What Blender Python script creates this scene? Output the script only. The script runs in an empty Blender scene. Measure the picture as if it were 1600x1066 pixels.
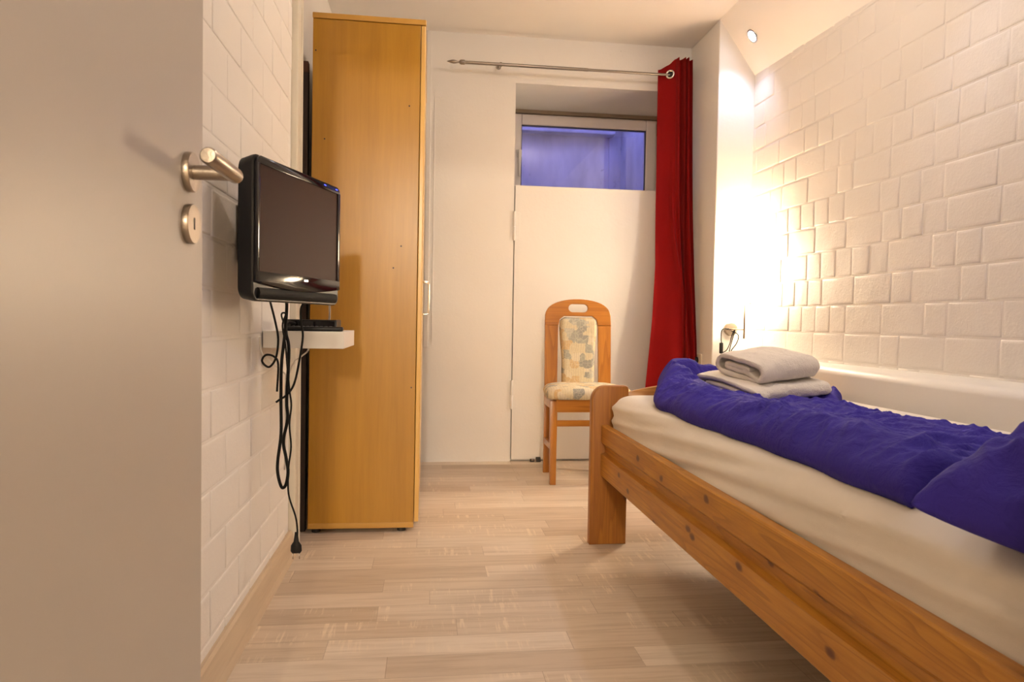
import bpy, bmesh, math, random
from mathutils import Vector, Matrix, noise
from math import sin, cos, pi, radians, exp, sqrt
random.seed(7)
S = bpy.context.scene
COL = S.collection

# ------------------------------------------------------------------ camera
cam_d = bpy.data.cameras.new('camera'); cam = bpy.data.objects.new('camera', cam_d); COL.objects.link(cam)
R_ = Vector((0.992367878722615, -0.12220987387922169, 0.01645417898291999))
U_ = Vector((-0.012791789403789403, 0.030692440010024823, 0.9994470192311746))
F_ = Vector((0.12264731307055342, 0.9920295967624432, -0.028894908615842783))
m = Matrix((R_, U_, -F_)).transposed().to_4x4(); m.translation = Vector((0, 0, .88))
cam.matrix_world = m
cam_d.sensor_width = 36; cam_d.sensor_fit = 'HORIZONTAL'; cam_d.lens = 1080.07/1600*36
cam_d.clip_start = .01
cam_d.dof.use_dof = True; cam_d.dof.focus_distance = 2.5; cam_d.dof.aperture_fstop = 11
S.camera = cam
# ------------------------------------------------------------------ view, world, lights
S.view_settings.view_transform = 'Standard'; S.view_settings.look = 'None'
S.view_settings.exposure = 0.42; S.view_settings.gamma = 1
S.view_settings.use_curve_mapping = False
W = bpy.data.worlds.new('dusk'); S.world = W; W.use_nodes = True
W.node_tree.nodes['Background'].inputs[0].default_value = (.26, .28, 1.0, 1)   # dusk sky over the light well
W.node_tree.nodes['Background'].inputs[1].default_value = 3.7

def lamp(name, kind, loc, energy, color, radius=.05, **k):
    d = bpy.data.lights.new(name, kind); d.energy = energy; d.color = color
    if kind in ('POINT', 'SPOT'): d.shadow_soft_size = radius
    for a, b in k.items(): setattr(d, a, b)
    o = bpy.data.objects.new(name, d); COL.objects.link(o); o.location = loc
    return o
def aim(o, t):
    o.rotation_euler = (Vector(t)-o.location).to_track_quat('-Z', 'Y').to_euler()
hall_light = lamp('hallway_lamp', 'POINT', (-.17, -4.4, 2.22), 310, (1, .83, .62), .09)
ceil_light = lamp('room_ceiling_lamp', 'POINT', (.80, 2.3, 2.50), 17, (1, .82, .68), .05)
spots = []
for y, tx in ((3.56, 1.66), (2.2, 1.0), (1.0, .6)):
    o = lamp('soffit_spot_light', 'SPOT', (1.715, y, 2.49), 14, (.80, .82, 1.0), .03, spot_size=radians(95), spot_blend=.8)
    aim(o, (tx, y, 0.6)); spots.append(o)
spots[0].data.energy = 7; aim(spots[0], (1.58, 3.82, 1.3)); spots[0].data.color = (.70, .72, 1.0)

# ------------------------------------------------------------------ materials
def newmat(name):
    mt = bpy.data.materials.new(name); mt.use_nodes = True
    nt = mt.node_tree; b = nt.nodes['Principled BSDF']
    return mt, nt, b
class N:
    def __init__(s, nt): s.nt = nt
    def __call__(s, t, ins=None, **k):
        n = s.nt.nodes.new(t)
        for a, v in k.items(): setattr(n, a, v)
        for a, v in (ins or {}).items():
            if hasattr(v, 'outputs') : s.nt.links.new(v.outputs[0], n.inputs[a])
            elif isinstance(v, bpy.types.NodeSocket): s.nt.links.new(v, n.inputs[a])
            else: n.inputs[a].default_value = v
        return n
    def link(s, a, b): s.nt.links.new(a, b)
    def math(s, op, a, b=0.0, c=None):
        ins = {0: a, 1: b}
        if c is not None: ins[2] = c
        return s('ShaderNodeMath', ins, operation=op).outputs[0]
    def ramp(s, f, stops, interp='LINEAR'):
        r = s('ShaderNodeValToRGB', {0: f}); e = r.color_ramp; e.interpolation = interp
        while len(e.elements) < len(stops): e.elements.new(.5)
        for el, (p, c) in zip(e.elements, stops): el.position = p; el.color = (*c, 1) if len(c) == 3 else c
        return r.outputs[0]
    def mix(s, f, a, b, blend='MIX'):
        n = s('ShaderNodeMix', data_type='RGBA', blend_type=blend)
        for k_, v in ((0, f), (6, a), (7, b)):
            if isinstance(v, bpy.types.NodeSocket): s.nt.links.new(v, n.inputs[k_])
            else: n.inputs[k_].default_value = v if not isinstance(v, tuple) else (*v, 1)[:4]
        return n.outputs[2]
def coords(n, kind='Object', scale=(1, 1, 1), rot=(0, 0, 0)):
    tc = n('ShaderNodeTexCoord')
    mp = n('ShaderNodeMapping', {0: tc.outputs[kind]}); mp.inputs['Scale'].default_value = scale; mp.inputs['Rotation'].default_value = rot
    return mp.outputs[0]
def plain(name, col, rough=.5, metal=0, bump=0, bscale=50, coat=0, sheen=0, var=0, spec=None):
    mt, nt, b = newmat(name); n = N(nt)
    b.inputs['Roughness'].default_value = rough; b.inputs['Metallic'].default_value = metal
    b.inputs['Coat Weight'].default_value = coat
    if spec is not None: b.inputs['Specular IOR Level'].default_value = spec
    if sheen: b.inputs['Sheen Weight'].default_value = sheen
    v = coords(n)
    nz = n('ShaderNodeTexNoise', {'Vector': v, 'Scale': bscale, 'Detail': 5})
    nz2 = n('ShaderNodeTexNoise', {'Vector': v, 'Scale': 3.0, 'Detail': 4})
    lo = tuple(c*(1-var) for c in col)
    n.link(n.ramp(nz2.outputs[0], [(.35, lo), (.65, col)]), b.inputs['Base Color'])
    if bump:
        bp = n('ShaderNodeBump', {'Height': nz.outputs[0], 'Strength': bump, 'Distance': .01})
        n.link(bp.outputs[0], b.inputs['Normal'])
    return mt
def wood(name, axis, light, dark, grain=60, knots=0, rough=.4, coat=.15, seed=0, contrast=1, fine=1.0, flat=None, rings=0):
    mt, nt, b = newmat(name); n = N(nt)
    sc = [1, 1, 1]; sc[axis] = .06
    tc = n('ShaderNodeTexCoord')
    mp = n('ShaderNodeMapping', {0: tc.outputs['Object']}); mp.inputs['Scale'].default_value = sc; mp.inputs['Location'].default_value = (seed, seed*.7, seed*.3)
    warp = n('ShaderNodeTexNoise', {'Vector': mp.outputs[0], 'Scale': 4, 'Detail': 2})
    wv = n.mix(.06, mp.outputs[0], warp.outputs[1], 'ADD')
    a = n('ShaderNodeTexNoise', {'Vector': wv, 'Scale': grain, 'Detail': 6, 'Roughness': .65})
    big = n('ShaderNodeTexNoise', {'Vector': wv, 'Scale': grain*.22, 'Detail': 3})
    f = n.math('ADD', n.math('MULTIPLY', a.outputs[0], .55), n.math('MULTIPLY', big.outputs[0], .45))
    c = n.ramp(f, [(.5-.16/contrast, dark), (.5+.14/contrast, light)])
    if rings:
        rs = [1, 1, 1]; rs[axis] = .045
        mr = n('ShaderNodeMapping', {0: tc.outputs['Object']}); mr.inputs['Scale'].default_value = rs; mr.inputs['Location'].default_value = (seed, 2*seed, seed)
        rw = n('ShaderNodeTexNoise', {'Vector': mr.outputs[0], 'Scale': 9, 'Detail': 2})
        band = n.math('FRACT', n.math('MULTIPLY', rw.outputs[0], rings))
        c = n.mix(n.ramp(band, [(0, (0, 0, 0)), (.72, (.25, .25, .25)), (.95, (.75, .75, .75)), (1, (0, 0, 0))]), c, tuple(x*.85 for x in dark))
    if knots:
        other = [a_ for a_ in (0, 1, 2) if a_ != axis and a_ != (flat if flat is not None else (axis+1) % 3)][0]
        sx_ = n('ShaderNodeSeparateXYZ', {0: tc.outputs['Object']})
        cx_ = n('ShaderNodeCombineXYZ', {0: n.math('ADD', sx_.outputs[other], seed*3.1), 1: n.math('ADD', n.math('MULTIPLY', sx_.outputs[axis], .6), seed)})
        dist = n('ShaderNodeTexNoise', {'Vector': cx_.outputs[0], 'Scale': 40, 'Detail': 2})
        vk = n.mix(.010, cx_.outputs[0], dist.outputs[1], 'ADD')
        vo = n('ShaderNodeTexVoronoi', {'Vector': vk, 'Scale': knots}, feature='F1', voronoi_dimensions='2D')
        kf = n.ramp(vo.outputs['Distance'], [(.03, (1, 1, 1)), (.06, (.8, .8, .8)), (.095, (0, 0, 0))])
        pick = n.math('GREATER_THAN', n('ShaderNodeSeparateColor', {0: vo.outputs['Color']}).outputs[0], .35)
        halo = n.ramp(vo.outputs['Distance'], [(.10, (1, 1, 1)), (.42, (0, 0, 0))])
        c = n.mix(n.math('MULTIPLY', n.math('MULTIPLY', halo, pick), .45), c, dark)
        c = n.mix(n.math('MULTIPLY', kf, pick), c, (.10, .022, .004))
    n.link(c, b.inputs['Base Color'])
    b.inputs['Roughness'].default_value = rough; b.inputs['Coat Weight'].default_value = coat; b.inputs['Coat Roughness'].default_value = .25
    bp = n('ShaderNodeBump', {'Height': a.outputs[0], 'Strength': .08*fine, 'Distance': .004}); n.link(bp.outputs[0], b.inputs['Normal'])
    return mt

def wallpaint(name, col=(.80, .78, .75), bump=.35, scale=70, specks=0, rough=.6):
    mt, nt, b = newmat(name); n = N(nt); v = coords(n)
    a = n('ShaderNodeTexNoise', {'Vector': v, 'Scale': scale, 'Detail': 6, 'Roughness': .6})
    s = n('ShaderNodeTexNoise', {'Vector': v, 'Scale': 2.2, 'Detail': 5})
    c = n.ramp(s.outputs[0], [(.3, tuple(x*.965 for x in col)), (.7, col)])
    if specks:
        v2 = n('ShaderNodeTexNoise', {'Vector': v, 'Scale': 34, 'Detail': 3, 'Roughness': .7})
        zone = n('ShaderNodeTexNoise', {'Vector': v, 'Scale': 1.7, 'Detail': 2})
        f = n.math('MULTIPLY', n.ramp(v2.outputs[0], [(.70, (0, 0, 0)), (.76, (1, 1, 1))]), n.ramp(zone.outputs[0], [(.55, (0, 0, 0)), (.66, (.5, .5, .5))]))
        c = n.mix(f, c, (.32, .28, .22))
    n.link(c, b.inputs['Base Color']); b.inputs['Roughness'].default_value = rough
    b2 = n('ShaderNodeTexNoise', {'Vector': v, 'Scale': 9, 'Detail': 3})
    h = n.math('ADD', n.math('MULTIPLY', a.outputs[0], .35), b2.outputs[0])
    bp = n('ShaderNodeBump', {'Height': h, 'Strength': bump, 'Distance': .006}); n.link(bp.outputs[0], b.inputs['Normal'])
    return mt

M = {}
M['wall'] = wallpaint('white_wall_paint', specks=1)
M['brick'] = wallpaint('painted_brick', (.80, .77, .73), .5, 110)
M['ceiling'] = wallpaint('ceiling_paint', (.80, .77, .74), .2, 40)
M['hall'] = wallpaint('hall_paint', (.72, .68, .62), .1, 40)
M['door'] = plain('door_lacquer', (.44, .40, .355), .38, bump=.02, bscale=200)
M['casing'] = plain('cream_casing', (.76, .71, .60), .4, bump=.03)
M['ledge'] = wallpaint('ledge_paint', (.80, .78, .73), .15, 60, rough=.4)
M['steel'] = plain('brushed_steel', (.36, .31, .26), .36, 1, bump=.05, bscale=300)
M['darksteel'] = plain('dark_steel', (.10, .075, .05), .45, .6)
M['rodsteel'] = plain('rod_steel', (.30, .265, .23), .32, 1)
M['chrome'] = plain('chrome', (.75, .73, .70), .18, 1)
M['slot'] = plain('dark_slot', (.02, .017, .015), .6)
M['black'] = plain('black_plastic', (.009, .009, .010), .42, spec=.3, bump=.03, bscale=300)
M['gloss'] = plain('black_gloss', (.006, .005, .006), .08, spec=.4)
M['screen'] = plain('screen_glass', (.034, .011, .007), .5, spec=.07)
M['cable'] = plain('black_cable', (.010, .010, .010), .55, spec=.15)
M['matte'] = plain('matte_black_plastic', (.008, .008, .008), .65, spec=.12)
M['whitecable'] = plain('white_cable', (.72, .68, .62), .4)
M['whiteplastic'] = plain('white_plastic', (.80, .78, .74), .35)
M['shelf'] = plain('white_shelf', (.78, .75, .71), .4)
M['pvc'] = plain('window_pvc', (.72, .67, .66), .35)
M['gasket'] = plain('gasket', (.05, .05, .08), .6)
M['seal'] = plain('brown_seal', (.28, .22, .17), .7)
M['red'] = None
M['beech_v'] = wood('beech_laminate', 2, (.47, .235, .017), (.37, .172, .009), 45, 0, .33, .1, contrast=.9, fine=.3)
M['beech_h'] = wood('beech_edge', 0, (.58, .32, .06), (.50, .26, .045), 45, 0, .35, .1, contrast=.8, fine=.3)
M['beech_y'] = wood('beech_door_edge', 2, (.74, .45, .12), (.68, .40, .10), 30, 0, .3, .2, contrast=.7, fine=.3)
M['pine_y'] = wood('pine_rail', 1, (.54, .255, .030), (.33, .12, .010), 110, 8, .42, .08, 1.7, flat=0, rings=22)
M['pine_z'] = wood('pine_post', 2, (.40, .155, .016), (.26, .085, .007), 100, 5, .42, .08, 4.1, flat=1, rings=18)
M['pine_x'] = wood('pine_board', 0, (.52, .25, .06), (.38, .15, .03), 100, 5, .36, .3, 2.6, flat=1, rings=18)
M['chairwood_z'] = wood('chair_wood', 2, (.47, .19, .018), (.34, .115, .009), 80, 0, .33, .35, 3.3, rings=10)
M['chairwood_x'] = wood('chair_wood_cross', 0, (.49, .20, .02), (.36, .125, .010), 80, 0, .33, .35, 5.3, rings=10)
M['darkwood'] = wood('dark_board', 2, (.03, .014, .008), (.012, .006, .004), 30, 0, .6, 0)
M['baseboard'] = wood('laminate_skirting', 1, (.60, .48, .34), (.46, .35, .24), 40, 0, .45, .1, 2)

def cloth(name, col, rough=.85, weave=900, wstr=.15, sheen=.3, wr=0, wscale=12):
    mt, nt, b = newmat(name); n = N(nt); v = coords(n)
    a = n('ShaderNodeTexNoise', {'Vector': v, 'Scale': weave, 'Detail': 2})
    s = n('ShaderNodeTexNoise', {'Vector': v, 'Scale': 6, 'Detail': 4})
    n.link(n.ramp(s.outputs[0], [(.3, tuple(x*.93 for x in col)), (.7, col)]), b.inputs['Base Color'])
    h = n.math('MULTIPLY', a.outputs[0], wstr)
    if wr:
        w = n('ShaderNodeTexNoise', {'Vector': v, 'Scale': wscale, 'Detail': 5, 'Roughness': .55, 'Distortion': 1.2})
        h = n.math('ADD', h, n.math('MULTIPLY', w.outputs[0], wr))
    b.inputs['Roughness'].default_value = rough; b.inputs['Sheen Weight'].default_value = sheen; b.inputs['Specular IOR Level'].default_value = .2
    bp = n('ShaderNodeBump', {'Height': h, 'Strength': .6, 'Distance': .01}); n.link(bp.outputs[0], b.inputs['Normal'])
    return mt
M['blue'] = cloth('royal_blue_cotton', (.036, .025, .28), .8, 700, .06, .0, .8, 30)
M['sheet'] = cloth('cream_sheet', (.80, .74, .65), .85, 900, .06, .1, .3, 9)
M['towel'] = cloth('white_terry', (.86, .80, .71), .95, 330, .9, 0)
M['redcloth'] = cloth('red_curtain_cloth', (.42, .007, .007), .75, 800, .08, .1)

# patchwork upholstery of the chair
mt, nt, b = newmat('patchwork_upholstery'); n = N(nt); v = coords(n)
vo = n('ShaderNodeTexVoronoi', {'Vector': v, 'Scale': 21, 'Randomness': .9}, distance='CHEBYCHEV')
c1 = n.ramp(n('ShaderNodeSeparateColor', {0: vo.outputs['Color']}).outputs[0], [(0, (.60, .53, .36)), (.28, (.34, .34, .29)), (.45, (.56, .41, .22)), (.60, (.28, .28, .25)), (.74, (.64, .58, .44)), (.88, (.46, .45, .38))], 'CONSTANT')
vo2 = n('ShaderNodeTexVoronoi', {'Vector': v, 'Scale': 42}, feature='DISTANCE_TO_EDGE')
wv = n('ShaderNodeTexWave', {'Vector': v, 'Scale': 22, 'Distortion': 6, 'Detail': 2})
lines = n.math('MULTIPLY', n.ramp(wv.outputs[1], [(.06, (1, 1, 1)), (.12, (0, 0, 0))]), .3)
c2 = n.mix(lines, c1, (.25, .20, .22))
c3 = n.mix(n.ramp(vo2.outputs[0], [(.03, (.35, .35, .35)), (.05, (0, 0, 0))]), c2, (.72, .66, .5))
n.link(c3, b.inputs['Base Color']); b.inputs['Roughness'].default_value = .85
M['patch'] = mt

# laminate floor : strips run along x
mt, nt, b = newmat('laminate_floor'); n = N(nt)
tc = n('ShaderNodeTexCoord'); sp = n('ShaderNodeSeparateXYZ', {0: tc.outputs['Object']})
X, Y = sp.outputs[0], sp.outputs[1]
rowf = n.math('DIVIDE', n.math('ADD', Y, 20.01), .1085)
row = n.math('FLOOR', rowf); fr = n.math('FRACT', rowf)
rn = n('ShaderNodeTexWhiteNoise', {'W': row}, noise_dimensions='1D')
xs = n.math('DIVIDE', n.math('ADD', n.math('ADD', X, 50), n.math('MULTIPLY', rn.outputs[0], 3.7)), .66)
ci = n.math('FLOOR', xs); fx = n.math('FRACT', xs)
cv = n('ShaderNodeCombineXYZ', {0: ci, 1: row})
wn = n('ShaderNodeTexWhiteNoise', {'Vector': cv.outputs[0]}, noise_dimensions='3D')
base = n.ramp(wn.outputs[0], [(0, (.66, .56, .45)), (.25, (.58, .475, .365)), (.45, (.72, .63, .52)), (.62, (.50, .40, .30)), (.8, (.69, .59, .48)), (1, (.57, .47, .36))])
off = n('ShaderNodeVectorMath', {0: tc.outputs['Object'], 1: n('ShaderNodeVectorMath', {0: wn.outputs[1]}, operation='SCALE').outputs[0]}, operation='ADD')
off.inputs[1].default_value = (0, 0, 0)
sc_ = n('ShaderNodeVectorMath', {0: wn.outputs[1], 'Scale': 9.0}, operation='SCALE')
n.link(sc_.outputs[0], off.inputs[1])
mg = n('ShaderNodeMapping', {0: off.outputs[0]}); mg.inputs['Scale'].default_value = (2.2, 34, 1)
g = n('ShaderNodeTexNoise', {'Vector': mg.outputs[0], 'Scale': 1.6, 'Detail': 7, 'Roughness': .62})
col = n.mix(1.0, base, n.ramp(g.outputs[0], [(.3, (.80, .76, .72)), (.55, (1, 1, 1)), (.75, (1.0, 1.0, 1.0))]), 'MULTIPLY')
# saw marks : thin lines across the strips, in some strips only
ms = n('ShaderNodeMapping', {0: off.outputs[0]}); ms.inputs['Scale'].default_value = (75, 5, 1)
sw = n('ShaderNodeTexNoise', {'Vector': ms.outputs[0], 'Scale': 1.0, 'Detail': 4, 'Roughness': .7})
md = n('ShaderNodeMapping', {0: off.outputs[0]}); md.inputs['Scale'].default_value = (5, 12, 1)
pt = n('ShaderNodeTexNoise', {'Vector': md.outputs[0], 'Scale': 1.0, 'Detail': 2})
sel = n.math('MULTIPLY', n.math('GREATER_THAN', n('ShaderNodeSeparateColor', {0: wn.outputs[1]}).outputs[1], .42), n.ramp(pt.outputs[0], [(.45, (0, 0, 0)), (.6, (1, 1, 1))]))
marks = n.math('MULTIPLY', n.ramp(sw.outputs[0], [(.54, (0, 0, 0)), (.62, (1, 1, 1))]), sel)
col = n.mix(n.math('MULTIPLY', marks, .6), col, (.80, .68, .52))
edge = n.math('MAXIMUM', n.math('LESS_THAN', fr, .018), n.math('LESS_THAN', fx, .003))
col = n.mix(n.math('MULTIPLY', edge, .45), col, (.22, .15, .10))
n.link(col, b.inputs['Base Color']); b.inputs['Roughness'].default_value = .42
bp = n('ShaderNodeBump', {'Height': n.math('SUBTRACT', n.math('MULTIPLY', g.outputs[0], .3), edge), 'Strength': .15, 'Distance': .002}); n.link(bp.outputs[0], b.inputs['Normal'])
M['floor'] = mt

# concrete of the light well
mt, nt, b = newmat('well_concrete'); n = N(nt)
v = coords(n, scale=(1.5, 1.5, .5))
a = n('ShaderNodeTexNoise', {'Vector': v, 'Scale': 3, 'Detail': 6}); a2 = n('ShaderNodeTexNoise', {'Vector': coords(n), 'Scale': 20, 'Detail': 4})
c = n.ramp(a.outputs[0], [(.3, (.42, .40, .40)), (.7, (.72, .70, .70))])
c = n.mix(n.ramp(a2.outputs[0], [(.66, (0, 0, 0)), (.74, (.6, .6, .6))]), c, (.2, .18, .18))
n.link(c, b.inputs['Base Color']); b.inputs['Roughness'].default_value = .9
M['concrete'] = mt

mt, nt, b = newmat('window_glass'); n = N(nt)
nt.nodes.remove(b)
gl = n('ShaderNodeBsdfGlossy'); gl.inputs['Roughness'].default_value = .01
tr = n('ShaderNodeBsdfTransparent'); fz = n('ShaderNodeFresnel', {'IOR': 1.5})
mx = n('ShaderNodeMixShader', {0: n.math('MINIMUM', n.math('MULTIPLY', fz.outputs[0], 1.6), 1.0), 1: tr, 2: gl})
n.link(mx.outputs[0], nt.nodes['Material Output'].inputs[0])
M['glass'] = mt

def emit(name, col, strength):
    mt, nt, b = newmat(name); b.inputs['Base Color'].default_value = (*[min(1, c) for c in col], 1)
    b.inputs['Emission Color'].default_value = (*col, 1); b.inputs['Emission Strength'].default_value = strength
    return mt
M['shade'] = emit('lit_lampshade', (1, .79, .55), 58)
M['led'] = emit('lit_led', (.80, .84, 1), 30)

# ------------------------------------------------------------------ geometry helpers
def obj(name, bm, mat, parent=None, smooth=False, loc=None, angle=None):
    me = bpy.data.meshes.new(name); bm.normal_update(); bm.to_mesh(me); bm.free()
    mats = mat if isinstance(mat, (list, tuple)) else [mat]
    for x in mats: me.materials.append(x)
    o = bpy.data.objects.new(name, me); COL.objects.link(o)
    if parent: o.parent = parent
    if loc: o.location = loc
    if smooth:
        for p in me.polygons: p.use_smooth = True
        if angle:
            me.set_sharp_from_angle(angle=radians(angle))
    return o
def thing(name, label, cat, loc=(0, 0, 0), rot=(0, 0, 0), group=None):
    o = bpy.data.objects.new(name, None); COL.objects.link(o); o.location = loc; o.rotation_euler = rot
    o.empty_display_size = .1
    tag(o, label, cat, group); return o
def tag(o, label, cat, group=None):
    o['label'] = label; o['category'] = cat
    if group: o['group'] = group
    return o
def struct(o): o['kind'] = 'structure'; return o
def B(): return bmesh.new()
def box(bm, x0, x1, y0, y1, z0, z1, bev=0, seg=2, mi=0):
    t = bmesh.new()
    vs = [t.verts.new((x, y, z)) for x in (x0, x1) for y in (y0, y1) for z in (z0, z1)]
    for f in ((0, 1, 3, 2), (4, 6, 7, 5), (0, 4, 5, 1), (2, 3, 7, 6), (0, 2, 6, 4), (1, 5, 7, 3)):
        t.faces.new([vs[i] for i in f])
    bmesh.ops.recalc_face_normals(t, faces=t.faces)
    if bev: bmesh.ops.bevel(t, geom=t.edges[:], offset=bev, segments=seg, profile=.5, affect='EDGES')
    for f in t.faces: f.material_index = mi
    join(bm, t)
def join(bm, t, M_=None):
    if M_ is not None: bmesh.ops.transform(t, matrix=M_, verts=t.verts)
    me = bpy.data.meshes.new('tmp'); t.to_mesh(me); t.free(); bm.from_mesh(me); bpy.data.meshes.remove(me)
def prism(bm, pts, axis, a0, a1, bev=0, seg=2):
    """extrude a 2D outline along axis 0/1/2 from a0 to a1"""
    t = bmesh.new()
    def P(p, a):
        return {0: (a, p[0], p[1]), 1: (p[0], a, p[1]), 2: (p[0], p[1], a)}[axis]
    lo = [t.verts.new(P(p, a0)) for p in pts]; hi = [t.verts.new(P(p, a1)) for p in pts]
    t.faces.new(lo); t.faces.new(hi[::-1]); k = len(pts)
    for i in range(k): t.faces.new((lo[i], hi[i], hi[(i+1) % k], lo[(i+1) % k]))
    bmesh.ops.recalc_face_normals(t, faces=t.faces)
    if bev: bmesh.ops.bevel(t, geom=[e for e in t.edges if abs((e.verts[0].co-e.verts[1].co)[axis]) < 1e-6], offset=bev, segments=seg, profile=.5, affect='EDGES')
    join(bm, t)
def lathe(bm, prof, axis='z', seg=32, M_=None):
    t = bmesh.new(); rings = []
    for r, h in prof:
        if r < 1e-6: rings.append([t.verts.new((0, 0, h))])
        else: rings.append([t.verts.new((r*cos(2*pi*i/seg), r*sin(2*pi*i/seg), h)) for i in range(seg)])
    for a, b_ in zip(rings, rings[1:]):
        for i in range(seg):
            j = (i+1) % seg
            if len(a) == 1 and len(b_) == 1: continue
            if len(a) == 1: t.faces.new((a[0], b_[i], b_[j]))
            elif len(b_) == 1: t.faces.new((a[i], a[j], b_[0]))
            else: t.faces.new((a[i], a[j], b_[j], b_[i]))
    bmesh.ops.recalc_face_normals(t, faces=t.faces)
    if axis == 'x': bmesh.ops.transform(t, matrix=Matrix.Rotation(pi/2, 4, 'Y'), verts=t.verts)
    if axis == 'y': bmesh.ops.transform(t, matrix=Matrix.Rotation(-pi/2, 4, 'X'), verts=t.verts)
    join(bm, t, M_)
def T(x, y, z): return Matrix.Translation((x, y, z))
def spline(pts, n=8):
    P = [Vector(p) for p in pts]; out = []
    P = [P[0]*2-P[1]]+P+[P[-1]*2-P[-2]]
    for i in range(1, len(P)-2):
        for k in range(n):
            t = k/n; a, b_, c, d = P[i-1], P[i], P[i+1], P[i+2]
            out.append(.5*((2*b_)+(c-a)*t+(2*a-5*b_+4*c-d)*t*t+(3*b_-a-3*c+d)*t**3))
    out.append(P[-2]); return out
def tube(bm, pts, r, seg=10, n=8, smooth=True):
    P = spline(pts, n) if smooth else [Vector(p) for p in pts]
    t = bmesh.new(); rings = []; up = None
    for i, p in enumerate(P):
        d = (P[min(i+1, len(P)-1)]-P[max(i-1, 0)]).normalized()
        if up is None:
            up = Vector((0, 0, 1)) if abs(d.z) < .9 else Vector((1, 0, 0))
        up = (up-d*up.dot(d)).normalized(); s = d.cross(up)
        rings.append([t.verts.new(p+(up*cos(2*pi*k/seg)+s*sin(2*pi*k/seg))*r) for k in range(seg)])
    for a, b_ in zip(rings, rings[1:]):
        for k in range(seg): t.faces.new((a[k], a[(k+1) % seg], b_[(k+1) % seg], b_[k]))
    t.faces.new(rings[0][::-1]); t.faces.new(rings[-1])
    bmesh.ops.recalc_face_normals(t, faces=t.faces)
    join(bm, t)
def smoothstep(a, b_, x):
    t = max(0, min(1, (x-a)/(b_-a))); return t*t*(3-2*t)
def nz(x, y, z=0, s=1): return noise.noise(Vector((x*s, y*s, z*s)))

# ------------------------------------------------------------------ the room
CZ = 2.633; XL = -.498; YB = 4.28
bm = B(); box(bm, -1.2, 2.2, -6.1, 4.3, -.06, 0); struct(obj('floor', bm, M['floor']))
bm = B(); box(bm, -1.2, 1.66, -6.1, 4.96, CZ, CZ+.1); struct(obj('ceiling', bm, M['ceiling']))
bm = B(); prism(bm, [(1.65, CZ), (1.65, CZ+.1), (2.15, CZ+.1), (2.15, CZ-.7025)], 1, .02, 3.9); struct(obj('ceiling_slope', bm, M['ceiling']))

def brick_face(bm, u0, u1, z0, z1, course, bricks, to3d, gap=.008, depth=.0045, bev=.004, jitter=0, zoff=0.):
    """raised painted bricks over a recessed joint plane; to3d(u, z, d) gives the point d in front of the joint plane"""
    rnd = random.Random(11)
    k = math.floor((z0-zoff)/course); 
    while zoff+k*course < z1:
        za, zb = zoff+k*course+gap/2, zoff+(k+1)*course-gap/2
        for ua, ub in bricks(k, rnd):
            a, b_ = max(ua+gap/2, u0), min(ub-gap/2, u1); c, d = max(za, z0), min(zb, z1)
            if b_-a < .012 or d-c < .012: continue
            q = []
            dj = depth*(1+jitter*rnd.uniform(-1, 1)); 
            for off, dd in ((0, 0), (bev*.35, dj*.6), (bev, dj*.93), (bev*2.2, dj)):
                q.append([bm.verts.new(to3d(*p, dd)) for p in ((a+off, c+off), (b_-off, c+off), (b_-off, d-off), (a+off, d-off))])
            for r0, r1 in zip(q, q[1:]):
                for i in range(4):
                    bm.faces.new((r0[i], r0[(i+1) % 4], r1[(i+1) % 4], r1[i]))
            bm.faces.new(q[-1])
        k += 1
# left wall: running bond
bm = B(); box(bm, XL-.12, XL-.0045, .14, 2.63, 0, CZ)
def lb(k, rnd):
    s = .125 if k % 2 else 0
    out = []; u = .19-.5+s
    while u < 3: out.append((u, u+.25)); u += .25
    return out
brick_face(bm, .14, 2.625, 0.0, CZ, .1185, lb, lambda u, z, d: (XL-.0045+d, u, z), zoff=.115, jitter=.3, depth=.0026)
bmesh.ops.recalc_face_normals(bm, faces=bm.faces)
struct(obj('wall_left', bm, M['brick'], smooth=True, angle=50))
# left wall behind the wardrobe, a little further back
bm = B(); box(bm, -.68, -.565, 2.70, YB, 0, CZ); struct(obj('wall_left_recess', bm, M['wall']))
# door casing at the end of the brick wall
bm = B()
box(bm, -.62, -.478, 2.632, 2.70, 0, CZ, .004)
box(bm, -.50, -.472, 2.690, 2.704, 0, CZ, .003)
struct(obj('trim_1', bm, M['casing']))
# right wall
def XR(y): return 1.912-.0258*(y-2.03)
bm = B()
t = [(XR(.1)-.0+.005, .1), (XR(3.9)+.005, 3.9), (2.12, 3.9), (2.12, .1)]
prism(bm, t, 2, 0, CZ)
def rb(k, rnd):
    out = []; u = .05+rnd.uniform(0, .1)
    kind = k % 2
    while u < 4:
        if kind: L = .118 if rnd.random() < .86 else .242
        else: L = .242 if rnd.random() < .68 else .118
        out.append((u, u+L)); u += L
    return out
brick_face(bm, .12, 3.85, .69, 2.45, .1295, rb, lambda u, z, d: (XR(u)+.005-d, u, z), zoff=.7185, gap=.007, depth=.0026, bev=.006, jitter=.5)
bmesh.ops.recalc_face_normals(bm, faces=bm.faces)
struct(obj('wall_right', bm, M['brick'], smooth=True, angle=50))
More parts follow.
